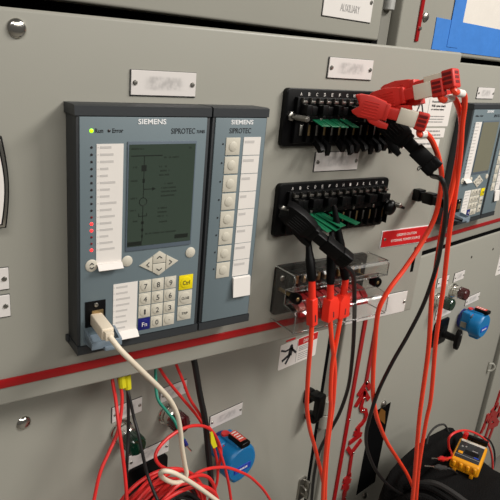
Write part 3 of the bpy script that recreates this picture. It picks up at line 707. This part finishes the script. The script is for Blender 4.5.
# ------------------------------------------------------------------ test leads
def clip_body(M, s=1.0):
    """insulated crocodile clip along +x, tip at 0"""
    b = MB()
    b.prism([(0, .0100), (.006, .0125), (.022, .0135), (.040, .0110), (.046, .007), (.046, -.007), (.036, -.0115), (.012, -.0130), (.003, -.010), (.001, -.0075), (.009, -.001), (.006, .004)], -.0072, .0072, .0015, M)
    return b
def clip_ribs(M):
    b = MB()
    for k in range(6):
        for z in (-.0076, .0069): b.box(.014, .034, .006 - k * .0032, .0072 - k * .0032, z, z + .0007, .0003, 1, M)
    b.box(.041, .048, -.0095, .0095, -.0075, .0075, .0015, 2, M)
    return b
def lever(M):
    b = MB(); b.prism([(.020, -.010), (.040, -.0100), (.052, -.0125), (.052, -.0180), (.042, -.0185), (.028, -.0160)], -.006, .006, .001, M); return b
def lead(label, tip, end, cablepts, r, up=(0, 1, 0), clipm=REDD, plugm=REDD, sleeve=mat('cream_sleeve', (242, 232, 214), .5), cab=ORANGE, marker=True, fat=1.15, axis_exit=False, cat='test lead', group='test leads'):
    tip, end = Vector(tip), Vector(end); L = (end - tip).length; s = L / .098
    M = orient(tip, end, up) @ Matrix.Diagonal((s, s * fat, s * fat, 1))
    t = Thing('test_lead', label, cat, F2, tip, group)
    c = t.part('clip', clip_body(M), clipm); t.part('grip', clip_ribs(M), clipm, c); t.part('lever', lever(M), clipm, c)
    b = MB(); b.box(.046, .062, -.0065, .0065, -.0065, .0065, .0016, 3, M); sk = t.part('socket', b, clipm)
    b = MB(); b.box(.0605, .0845, -.0085, .0085, -.0075, .0075, .001, 2, M); t.part('sleeve', b, sleeve)
    b = MB(); b.box(.083, .098, -.0105, .0095, -.0080, .0080, .0020, 3, M); pl = t.part('plug', b, plugm)
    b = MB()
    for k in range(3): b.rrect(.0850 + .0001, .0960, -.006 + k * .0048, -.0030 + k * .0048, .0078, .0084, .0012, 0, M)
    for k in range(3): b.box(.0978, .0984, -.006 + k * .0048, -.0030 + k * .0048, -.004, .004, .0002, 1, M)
    t.part('grip_recess_shade', b, mat('recess_shade_red', (120, 14, 16), .5) if plugm is REDD else BLACK, pl)  # darker pads put the shade of the grip recesses into colour
    p0 = M @ Vector((.091, -.009, 0)); p1 = M @ Vector((.094, -.015, 0))
    if axis_exit: p0 = M @ Vector((.094, -.004, 0)); p1 = M @ Vector((.100, -.007, 0))
    t.part('cable', MB().tube([p0, p1] + [Vector(p) for p in cablepts], r), cab)
    if marker:
        mm = MB(); a_ = Vector(p1); b_ = Vector(cablepts[0]); mm.cyl(a_ + (b_ - a_) * .15, a_ + (b_ - a_) * .85, r * 1.35, seg=14, bev=.0003); t.part('marker', mm, PAPER)
    return t
def path(pts, w0, w1):
    """pixels with out-distances running from w0 to w1"""
    n = len(pts); return [at(x, y, w0 + (w1 - w0) * (i / (n - 1))) for i, (x, y) in enumerate(pts)]
def wof(p): return p[2]
# three red leads on the upper block
eC = g1(457, 77, .118); eB = g1(444.5, 86, .108); eA = g1(427.5, 122.5, .103)
lead('red lead, rear one of the upper pair of white-sleeved plugs', g1(384, 97, .030), eC,
     path([(463.5, 94), (464.5, 106), (462, 126), (460, 156), (454.5, 199), (449.5, 232), (446.5, 258), (443, 290), (436, 340), (431, 397), (426, 422), (419, 466), (416, 500), (413, 530)], eC[2] - .002, .20), .0035)
lead('red lead, front one of the upper pair of white-sleeved plugs', g1(372, 103, .030), eB,
     path([(453, 97.5), (458, 106), (461, 118), (461, 132), (457.5, 160), (450.6, 194), (445, 215), (439, 248), (435, 274), (432, 290), (428.5, 348), (422, 397), (419, 422), (415.5, 466), (412.5, 500), (410, 530)], eB[2] - .002, .22), .0036)
lead('red lead whose white-sleeved plug hangs lowest, clipped to the front of the upper test block', g1(353, 103.5, .036), eA,
     path([(426.5, 134), (433, 143), (439, 160), (441.5, 181), (435.5, 215), (421, 244), (405, 268), (390, 288), (380, 306), (376.6, 322), (374.8, 345), (373.2, 370), (373, 394), (376, 414), (381, 429), (388, 444), (399, 461), (408, 476), (418, 499), (426, 516)], eA[2] - .002, .16), .0035)
# black lead on the upper block
eD = g1(436, 170, .095)
lead('black lead on the upper test block, slanting down under the red clips', g1(382, 117, .028), eD,
     path([(442, 180), (446, 197), (445, 220), (441, 245), (436, 268), (424, 303), (408, 335), (392, 363), (378, 392), (369, 420), (366, 436), (368, 452), (377, 472), (392, 488), (412, 500), (430, 512)], .27, .13), .0030, up=(.3, 1, .25), clipm=BLACKM, plugm=BLACKM, sleeve=BLACKM, cab=BLACKC, marker=False, fat=1.2, axis_exit=True)
# black lead on the middle block
eE = g1(349, 262, .082)
lead('black lead with a large clip on the left end of the middle test block', g1(283, 208, .030), eE,
     path([(353, 275), (354.5, 300), (354, 330), (352, 360), (348, 388), (339, 414), (328, 434), (319, 452), (314, 475), (311, 505)], eE[2] - .002, .05), .0031, up=(.55, .35, 1), clipm=BLACKM, plugm=BLACKM, sleeve=BLACKM, cab=BLACKC, marker=False, fat=.92, axis_exit=True)
# three probes with red plugs on the middle block
def probe(label, top, mid, bot, wide, cab, rw):
    T, Mi, B = Vector(top), Vector(mid), Vector(bot)
    t = Thing('test_probe', label, 'test lead', F2, T, 'probe leads on the middle test block')
    d = (Mi - T).normalized(); L = (Mi - T).length
    t.part('probe_body', MB().lathe([(0, .0026), (L*.06, .0036), (L*.3, .0044), (L*.45, .0055), (L*.5, .0062), (L*.94, .0060), (L, .005)], T, Mi, 18), BLACKM)
    M = orient(Mi, B, (1, 0, 0)); L2 = (B - Mi).length
    t.part('collar', MB().lathe([(0, .0042), (L2*.05, .0046), (L2*.40, .0050)], Mi, B, 18), RED)
    b = MB()
    if wide: b.prism([(L2*.36, .0050), (L2*.40, .0095), (L2*.55, .0145*wide if wide > 0 else .0090), (L2*.97, .0115), (L2, .0100), (L2, -.0100), (L2*.97, -.0115), (L2*.55, -.0090 if wide > 0 else .0145*wide), (L2*.40, -.0065)], -.0058, .0058, .0012, M)
    else: b.box(L2*.38, L2, -.0056, .0056, -.0056, .0056, .0014, 3, M)
    pl = t.part('plug', b, RED)
    b = MB(); b.box(L2*.74, L2*.90, -.0008, .0008, .0056, .0061, 0, 1, M); t.part('plug_mark', b, INK, pl)
    t.part('cable', MB().tube([B - (B - Mi).normalized() * .004] + [Vector(c) for c in cab], .0032), ORANGE)
bw = g1(312, 325, .066)[2]
probe('red and black probe lead, leftmost of the three hanging from the middle test block', g1(308, 238, .045), g1(312, 281, .062), g1(312, 325, .066), 0,
      path([(310.5, 345), (309, 362), (307.5, 385), (307, 409), (310, 430), (315, 448), (323, 482), (325.5, 503), (327, 520)], bw, .13), 1)
bw = g1(331, 319, .060)[2]
probe('red and black probe lead, middle one of the three hanging from the middle test block', g1(332, 228, .042), g1(330.5, 284, .058), g1(330, 319.5, .060), .9,
      path([(331.5, 338), (334.8, 369), (333.8, 395), (332.5, 409), (328, 445), (325.5, 482), (325, 520)], bw, .15), 1)
bw = g1(341, 316, .056)[2]
probe('red and black probe lead, rightmost of the three hanging from the middle test block', g1(334, 205, .036), g1(345.5, 279, .054), g1(341, 317, .056), -.9,
      path([(337, 338), (332, 366), (330.5, 395), (330.5, 409), (326.5, 445), (323.5, 482), (322, 520)], bw, .165), 1)

# ------------------------------------------------------------------ cream USB lead
t = Thing('usb_lead', 'cream cable plugged into the front of the near relay, looping down over the red coil', 'cable', F2, g1(92, 320, .036))
p0, p1 = g1(96, 318.5, .036), g1(110, 337, .082)
M = orient(p0, p1, (0, 1, 0)); L = (Vector(p1) - Vector(p0)).length
t.part('plug', MB().box(0, L * .86, -.0066, .0066, -.0066, .0066, .0016, 3, M).box(L * .84, L, -.0046, .0046, -.0046, .0046, .001, 2, M), CREAM)
w0 = Vector(p1)[2]
cp = [p0 + (p1 - p0) * .97] + [at(*q) for q in ((120, 349.5, w0 + .010), (133, 362.5, w0 + .012), (147, 376, w0 + .008), (160, 388.5, w0 + .002), (170, 400, w0 - .002), (177, 414, w0 - .005), (180.5, 431, w0 - .008), (182, 447, w0 - .01), (185, 465, w0 - .012), (186.5, 474, w0 - .012), (183, 481, w0 - .012), (173, 482.5, w0 - .012), (163, 478, w0 - .008), (160.5, 473, w0 - .002), (165, 471, w0 + .004), (174, 473, w0 + .008), (186, 479.5, w0 + .008), (200, 488.5, w0 + .004), (216, 500, w0), (232, 512, w0))]
t.part('cable', MB().tube(cp, .0030, n=10, seg=14), CREAM)

# ------------------------------------------------------------------ wires under the open door
def wire(label, pts, r, m, w0, w1=None, cat='wire', group=None, name='wire', extra=None):
    P = path(pts, w0, w1 if w1 is not None else w0)
    if extra:
        t = Thing(name, label, cat, F2, P[0], group)
        t.part('strand', MB().tube(P, r), m)
        for nm, mb, mm in extra: t.part(nm, mb, mm)
        return t
    return single(name, MB().tube(P, r), m, label, cat, F2, P[0], group)
GW = 'thin red wires below the open door'
def tag_between(a, b, r): return MB().cyl(a, b, r, seg=10, bev=.0003)
wire('thin red wire, left of the yellow tags, that crosses to the right lower down', [(111, 368), (112.4, 380), (116, 402), (118, 420), (121, 442), (125, 475), (127, 500), (128, 516)], .0023, REDW, .045, .125, group=GW)
wire('thin red wire beside the yellow tags that bends to the left lower down', [(117, 366), (118.8, 379), (122, 395), (121, 414), (117, 434), (109, 452), (100, 473), (94, 500), (91, 516)], .0023, REDW, .050, .11, group=GW)
wire('thin black wire with a yellow tag, running straight down', [(127, 366), (127.8, 390), (128.4, 416), (128, 440), (127, 461), (126, 500), (126, 516)], .0022, BLACKC, .05, .11, group='thin black wires below the open door',
     extra=[('tag', tag_between(at(127.2, 375, .062), at(127.8, 389, .066), .0048), TAGY)])
wire('thin black wire with a yellow tag, running down to the right across the green lamp', [(121, 364), (124, 380), (129, 396), (134, 418), (138, 432), (142, 451), (147, 473), (152, 487), (158, 501), (164, 514)], .0022, BLACKC, .048, .15, group='thin black wires below the open door',
     extra=[('tag', tag_between(at(121.3, 374, .064), at(122.6, 387.5, .068), .0050), TAGY)])
tw = [(154.5, 358), (155.7, 371), (156, 388), (158.5, 400.6), (167, 411.5), (174, 420), (179, 431), (183.5, 439.5)]
te = path(tw + [(187, 446)], .05, .12)
wire('teal wire with a blue ferrule hanging in front of the dark red lamp', tw, .0021, TEAL, .05, .115, extra=[('ferrule', tag_between(te[-2], te[-1], .0028), NAVY), ('pin', tag_between(at(186.5, 445.5, .12), at(191.5, 451, .123), .0011), CHROME)])
wire('thin red wire crossing the small nameplate to the thick black cable', [(153, 356), (160, 369), (168, 381), (182, 398), (196, 414.6), (204, 427), (211, 440), (217, 461), (217, 482), (211, 496), (206, 512)], .0022, REDW, .045, .09, group=GW)
wire('thin red wire from open door to thick black cable, right of the small nameplate', [(172, 352), (176.7, 365.6), (183, 381), (189.5, 398), (199, 413), (206, 424), (213, 433), (220, 452), (227, 476), (231, 500), (232, 516)], .0022, REDW, .045, .11, group=GW)
wire('thin red wire arching from the thick black cable to the coil', [(218, 470), (221, 452), (216, 437), (208, 428), (197, 425.5), (183, 428.5), (168, 438), (158, 449), (155.5, 458), (161, 466), (174, 472), (188, 480), (199, 490), (204, 505)], .0023, REDW, .085, .135, group=GW)
wire('thin red wire that runs right across the left blue interlock', [(186, 484), (195, 474.5), (205.6, 469.5), (217, 467.5), (229, 468), (247, 475), (258, 484), (265, 492), (271, 502), (275, 514)], .0022, REDW, .125, .12, group=GW)
t = wire('thick black cable hanging from behind the open door, left of the blue interlock', [(192, 350), (195.5, 368), (200, 395), (205, 420), (208.5, 455), (211, 480), (213, 505), (214, 520)], .0045, BLACKC, .055, .115, cat='cable', name='cable',
     extra=[('tag', MB().prism([at(210, 433, .112)[:2], at(212, 431.5, .112)[:2], at(216.6, 446, .112)[:2], at(213, 448, .112)[:2], at(210.5, 443, .112)[:2]], .1115, .1135), TAGY)])

# ------------------------------------------------------------------ pilot lights, rotary switches, interlocks
def lamp(u, v, lens, depth, label):
    t = Thing('pilot_light', label, 'lamp', F2, (u, v, 0), 'pilot lights on the lower doors')
    t.part('bezel', MB().lathe([(0, .0185), (.003, .0185), (.004, .0165), (.008, .0165), (.0085, .0145), (.013, .0145), (.0135, .0160), (depth * .48, .0160), (depth * .52, .0140)], (u, v, 0), seg=30), CHROME)
    b = MB().lathe([(depth * .50, .0140), (depth * .55, .0150), (depth * .93, .0146), (depth * .98, .0128), (depth, 0)], (u, v, 0), seg=30)
    l = t.part('lens', b, lens)
    g = MB()
    for k in range(18):
        a = 2 * math.pi * k / 18; d = Vector((math.cos(a), math.sin(a), 0)); g.cyl(Vector((u, v, depth * .58)) + d * .0146, Vector((u, v, depth * .92)) + d * .0144, .0011, seg=6)
    t.part('lens_ribs', g, lens, l)
    return t
lamp(.381, -.520, LENSG, .047, 'green pilot lamp in a chrome bezel behind the thin black wires')
lamp(.466, -.523, LENSR, .042, 'dark red pilot lamp in a chrome bezel behind the cream cable')
lamp(1.297, -.524, LENSG, .044, 'green pilot lamp in a chrome bezel beside the hanging red leads')
lamp(1.376, -.516, LENSR, .040, 'dark red pilot lamp in a chrome bezel left above the right blue interlock')
def rotary(u, v, label):
    t = Thing('rotary_switch', label, 'switch', F2, (u, v, 0), 'rotary control switches')
    t.part('escutcheon', MB().rrect(u - .037, u + .037, v - .036, v + .036, 0, .005, .008, .002), BLACK)
    t.part('shaft', MB().lathe([(0, .017), (.006, .017), (.009, .0105), (.044, .0085)], (u, v, .004), seg=22), BLACKM)
    h = MB()
    pts = [(u + .0120 * math.cos(a), v + .028 * math.sin(a)) for a in [2*math.pi*k/28 for k in range(28)]]
    h.prism(pts, .046, .056, .003); t.part('handle', h, BLACKM)
    t.part('mark', MB().lathe([(0, .002), (.0005, .002)], (u, v + .016, .0560), seg=10), INKG)
    return t
rotary(.432, -.634, 'black rotary switch under the coil of red and black leads')
rotary(1.352, -.629, 'black rotary switch with an oval handle on the right cubicle')
def interlock(px, py, label):
    c = at(px, py, .034); u, v = c[0], c[1]
    t = Thing('key_interlock', label, 'interlock', F2, (u, v, 0), 'blue key interlocks')
    t.part('mounting', MB().lathe([(0, .027), (.010, .027), (.011, .025)], (u, v, 0), seg=36), NAVYB)
    body = MB()
    body.lathe([(.008, .027), (.012, .030), (.030, .030), (.034, .0345), (.056, .0345), (.061, .031), (.062, .030)], (u, v, 0), seg=40)
    body.box(u - .031, u - .006, v + .006, v + .032, .010, .034, .004, 3); body.box(u - .012, u + .014, v + .020, v + .037, .012, .058, .005, 3)
    body.box(u - .013, u + .013, v - .040, v - .024, .030, .058, .006, 3)
    bd = t.part('body', body, LOCKB)
    t.part('button', MB().lathe([(0, .0085), (.0015, .0085), (.003, .0075), (.0035, 0)], (u - .003, v + .0345, .020), (u - .003, v + .0445, .020), seg=24).lathe([(0, .0022), (.001, .0018), (.0012, 0)], (u - .02, v + .0275, .0340), seg=12), REDPL)
    t.part('bolt', MB().lathe([(0, .0042), (.002, .0042), (.003, 0)], (u - .026, v + .024, .034), seg=14), STEEL)
    kt = t.part('key_tag', MB().box(u - .009, u + .011, v + .0345, v + .0445, .030, .066, .003, 3), BLACK)
    t.part('tag_label', MB().box(u - .006, u + .008, v + .0444, v + .0450, .030, .058), mat('tag_red', (214, 84, 72), .4), kt)
    tl = MB()
    for k in range(4): tl.box(u - .004, u + .006, v + .0450, v + .0453, .033 + k * .006, .035 + k * .006)
    t.part('tag_lettering', tl, PAPER, kt)
    t.part('side_plate', MB().box(u - .0318, u - .0300, v - .012, v + .004, .012, .028, .0005, 1), STEEL)
    fl = t.part('front_label', MB().box(u - .018, u + .020, v - .014, v - .002, .0615, .0632, .0004, 1), LOCKL)
    wl = MB()
    for k in range(7): wl.box(u - .013 + k * .0036, u - .0106 + k * .0036, v - .0098, v - .0062, .0632, .0635)
    t.part('lettering', wl, WHITE, fl)
    return t
interlock(231, 455, 'blue round key interlock on the lower door of the left cubicle')
interlock(474, 322.5, 'blue round key interlock on the lower door of the right cubicle')

# ------------------------------------------------------------------ coils hanging on the rotary switch
def coil(label, m, n, cx, cy, rx, ry, w, r, seed, cat='cable coil', spread=.18):
    random.seed(seed)
    c = at(cx, cy, w); s = at(cx + 10, cy, w)[0] - c[0]; su = s / 10
    pts = []
    steps = 26
    for k in range(n):
        f = 1 - spread * k / max(1, n - 1) + random.uniform(-.03, .03); ox, oy = random.uniform(-.006, .006), random.uniform(-.004, .004); ow = random.uniform(-.022, .022); tilt = random.uniform(-.15, .15)
        for i in range(steps):
            a = 2 * math.pi * i / steps + tilt * 0
            x = math.cos(a) * rx * f + ox; y = math.sin(a) * ry * f + oy
            pts.append(Vector((c[0] + x, c[1] + y + x * tilt * .4, c[2] + ow + .012 * math.sin(a + seed + k * 1.7))))
    return single('cable_coil', MB().tube(pts, r, n=3, seg=8), m, label, cat, F2, c)
coil('coil of bright red test lead hung over the rotary switch at the bottom', REDW, 11, 165, 530, .080, .090, .115, .0026, 5, spread=.24)
coil('coil of black test lead hung inside the red coil at the bottom', BLACKC, 11, 168, 530, .056, .067, .122, .0024, 9, spread=.40)

# ------------------------------------------------------------------ backpack and multimeter
bc = at(462, 470, .17)
bu, bv, bw_ = bc[0], bc[1], bc[2]
BT = -.850 ; BB = -H
t = Thing('backpack', 'black fabric backpack under the yellow meter at the bottom right', 'backpack', F2, (1.14, BB, .17))
def soft(u0, u1, v0, v1, w0, w1, p=3.2, seg=40, lump=.0, seed=1):
    mb = MB(); b = bmesh.new(); bmesh.ops.create_uvsphere(b, u_segments=seg, v_segments=seg // 2, radius=1)
    rnd = random.Random(seed); ph = [rnd.uniform(0, 6.28) for _ in range(6)]
    for v in b.verts:
        n = (abs(v.co.x) ** p + abs(v.co.y) ** p + abs(v.co.z) ** p) ** (1 / p); q = v.co / n
        k = 1 + lump * (math.sin(q.x * 5 + ph[0]) + math.sin(q.y * 7 + ph[1]) + math.sin(q.z * 6 + q.y * 5 + ph[2]))
        q = q * k
        v.co = Vector(((u0 + u1) / 2 + q.x * (u1 - u0) / 2, (v0 + v1) / 2 + q.y * (v1 - v0) / 2, (w0 + w1) / 2 + q.z * (w1 - w0) / 2))
    return mb._merge(b)
t.part('main_compartment', soft(.985, 1.33, BB, BT, .10, .32, p=5, lump=.016), FABRIC)
t.part('front_pocket', soft(1.02, 1.30, BB + .04, BT - .12, .26, .38, lump=.015, seed=4), FABRIC)
t.part('back_panel', soft(1.01, 1.345, BT - .20, BT + .018, .085, .142, p=4.5, lump=.02, seed=8), FABRIC)
t.part('side_pocket', soft(.975, 1.05, BB + .04, BT - .16, .13, .30, lump=.02, seed=6), FABRIC)
t.part('grab_handle', MB().tube([(1.17, BT + .010, .108), (1.190, BT + .034, .100), (1.225, BT + .042, .098), (1.265, BT + .032, .100), (1.28, BT + .010, .108)], .0025, seg=8), STRAPG)
t.part('shoulder_strap', MB().tube([(1.00, BT - .05, .13), (1.01, BT - .012, .16), (1.03, BT + .000, .20), (1.035, BT - .02, .28), (1.03, BT - .08, .34), (1.02, BT - .2, .39)], .009, seg=10), FABRIC)
t.part('strap', MB().tube([(1.065, BT - .02, .14), (1.080, BT + .004, .18), (1.085, BT + .002, .24), (1.09, BT - .02, .30), (1.09, BT - .1, .36), (1.09, BT - .2, .40)], .007, seg=8), STRAPG)
t.part('strap', MB().tube([(1.04, BT - .02, .13), (1.055, BT + .004, .18), (1.06, BT - .0, .24), (1.065, BT - .02, .31), (1.06, BT - .1, .37)], .007, seg=8), FABRIC)
t.part('zip', MB().tube([(1.02, BT - .03, .315), (1.10, BT - .018, .322), (1.20, BT - .018, .322), (1.29, BT - .03, .315)], .003, seg=6), BLACK)

# meter: built in its own box (x across, y up off the face, z towards its lower end)
tl = Vector((1.2544, -.8197, .148))
mx = Vector((.2438, .0013, .9698)); mz = Vector((-.9694, .0306, .2437)); mx = (mx - mz * mx.dot(mz)).normalized(); mz.normalize(); myu = mz.cross(mx)
wM, lM = .0600, .1000
Mm = Matrix((mx, myu, mz)).transposed().to_4x4(); Mm.translation = tl
t = Thing('multimeter', 'yellow handheld test meter with dark face lying on the black backpack', 'multimeter', F2, tl)
hb = MB(); hb.box(-.001, wM + .001, -.028, 0, -.001, lM + .001, .006, 4, Mm)
for k in range(4): hb.box(.004 + k * (wM - .016) / 3, .012 + k * (wM - .016) / 3, -.018, -.004, lM - .002, lM + .005, .003, 3, Mm)
for k in (0, 1): hb.box(.008 + k * (wM - .024), .016 + k * (wM - .024), -.033, -.022, lM - .016, lM + .003, .002, 2, Mm)
t.part('holster', hb, METERY)
fc = t.part('face', MB().box(.004, wM - .004, -.002, .0012, .006, lM - .010, .001, 2, Mm), METERF)
t.part('screen', MB().box(.004, wM - .004, .0010, .0018, .007, lM * .16, .0003, 1, Mm), mat('meter_screen', (206, 200, 190), .25), fc)
t.part('yellow_button', MB().box(.008, .018, .0010, .0026, lM * .62, lM * .72, .0008, 2, Mm), METERY, fc)
b = MB(); b.box(.004, wM - .004, .0011, .0016, lM * .76, lM * .775, 0, 1, Mm); b.box(.034, .046, .0011, .0016, lM * .42, lM * .45, 0, 1, Mm); b.box(.010, .014, .0011, .0016, lM * .36, lM * .42, 0, 1, Mm); b.box(.018, .021, .0011, .0016, lM * .33, lM * .38, 0, 1, Mm); t.part('face_print', b, INKG, fc)
t.part('blue_mark', MB().box(wM - .018, wM - .008, .0011, .0016, lM * .66, lM * .70, 0, 1, Mm), LOCKL, fc)
t.part('dark_panel', MB().box(.020, wM - .010, .0010, .0016, lM * .48, lM * .66, .0004, 1, Mm), BLACK, fc)
# probes
def tprobe(label, tip, back, cable, gripm, cabm):
    tip, back = Vector(tip), Vector(back); L = (back - tip).length
    t = Thing('probe_lead', label, 'test lead', F2, tip, 'meter probe leads')
    t.part('tip', MB().lathe([(0, .0006), (.002, .0014), (L * .45, .0014)], tip, back, 10), CHROME)
    t.part('grip', MB().lathe([(L * .40, .0028), (L * .55, .0032), (L * .60, .0062), (L * .66, .0062), (L * .70, .0046), (L * .96, .0048), (L, .0035)], tip, back, 16), gripm)
    t.part('cable', MB().tube([back - (back - tip) * .05] + [Vector(c) for c in cable], .0026), cabm)
tprobe('probe with red grip pointing left from the yellow meter', at(432, 458.5, .20), at(447, 459, .17),
       path([(452, 456), (449, 447), (449, 438), (456, 432), (466, 430.5), (477, 434), (486, 441), (491, 452), (492.5, 466), (491, 482), (488, 500)], .17, .20), REDPL, REDW)
tprobe('probe with black grip pointing left below the red probe', at(425, 466, .22), at(446, 468, .19),
       path([(452, 470), (460, 476), (470, 484), (480, 484), (490, 474), (494.5, 462), (494, 450), (490, 441), (484, 437)], .20, .12), STRAPG, BLACKC)
t = Thing('lead_plug', 'red and black plug bar at the top end of the yellow meter', 'plug', F2, tl)
t.part('red_plug', MB().box(.003, .014, -.006, .010, -.018, -.002, .0025, 2, Mm), REDPL)
t.part('black_plug', MB().box(.014, wM - .002, -.004, .008, -.015, -.003, .0025, 2, Mm), BLACK)

# ------------------------------------------------------------------ camera and light
cam = bpy.data.cameras.new('camera'); co = bpy.data.objects.new('camera', cam); COL.objects.link(co)
Rr = Vector((D2.x, -N2.x, UP.x)); Rd = Vector((D2.y, -N2.y, UP.y)); Rf = Vector((D2.z, -N2.z, UP.z))
mw = Matrix((Rr, -Rd, -Rf)).transposed().to_4x4(); mw.translation = Vector((0, 0, H)); co.matrix_world = mw
cam.sensor_width = 36; cam.sensor_fit = 'HORIZONTAL'; cam.lens = FPX / 500 * 36; cam.shift_x = (250 - CXP) / 500; cam.clip_start = .01
SC.camera = co
def area(name, loc, target, sx, sy, power, col=(1, .965, .91)):
    l = bpy.data.lights.new(name, 'AREA'); l.shape = 'RECTANGLE'; l.size = sx; l.size_y = sy; l.energy = power; l.color = col
    o = bpy.data.objects.new(name, l); COL.objects.link(o); o.location = loc
    o.rotation_euler = (Vector(target) - Vector(loc)).to_track_quat('-Z', 'Y').to_euler()
area('ceiling_troffer_right', (1.9, -1.25, 3.0), (1.0, .2, 0.8), 1.2, .5, 74)
area('ceiling_troffer_left', (-1.1, -1.3, 3.0), (-.3, .2, .6), 1.2, .5, 24)
area('ceiling_troffer_back', (.6, -3.0, 3.0), (.6, 0, 1.0), 2.4, .5, 38)
wd = bpy.data.worlds.new('room'); SC.world = wd; wd.use_nodes = True
wd.node_tree.nodes['Background'].inputs['Color'].default_value = lin((196, 192, 184)); wd.node_tree.nodes['Background'].inputs['Strength'].default_value = .17
vs = SC.view_settings; vs.view_transform = 'Standard'; vs.look = 'None'; vs.gamma = 1; vs.exposure = 0.0; vs.use_curve_mapping = False
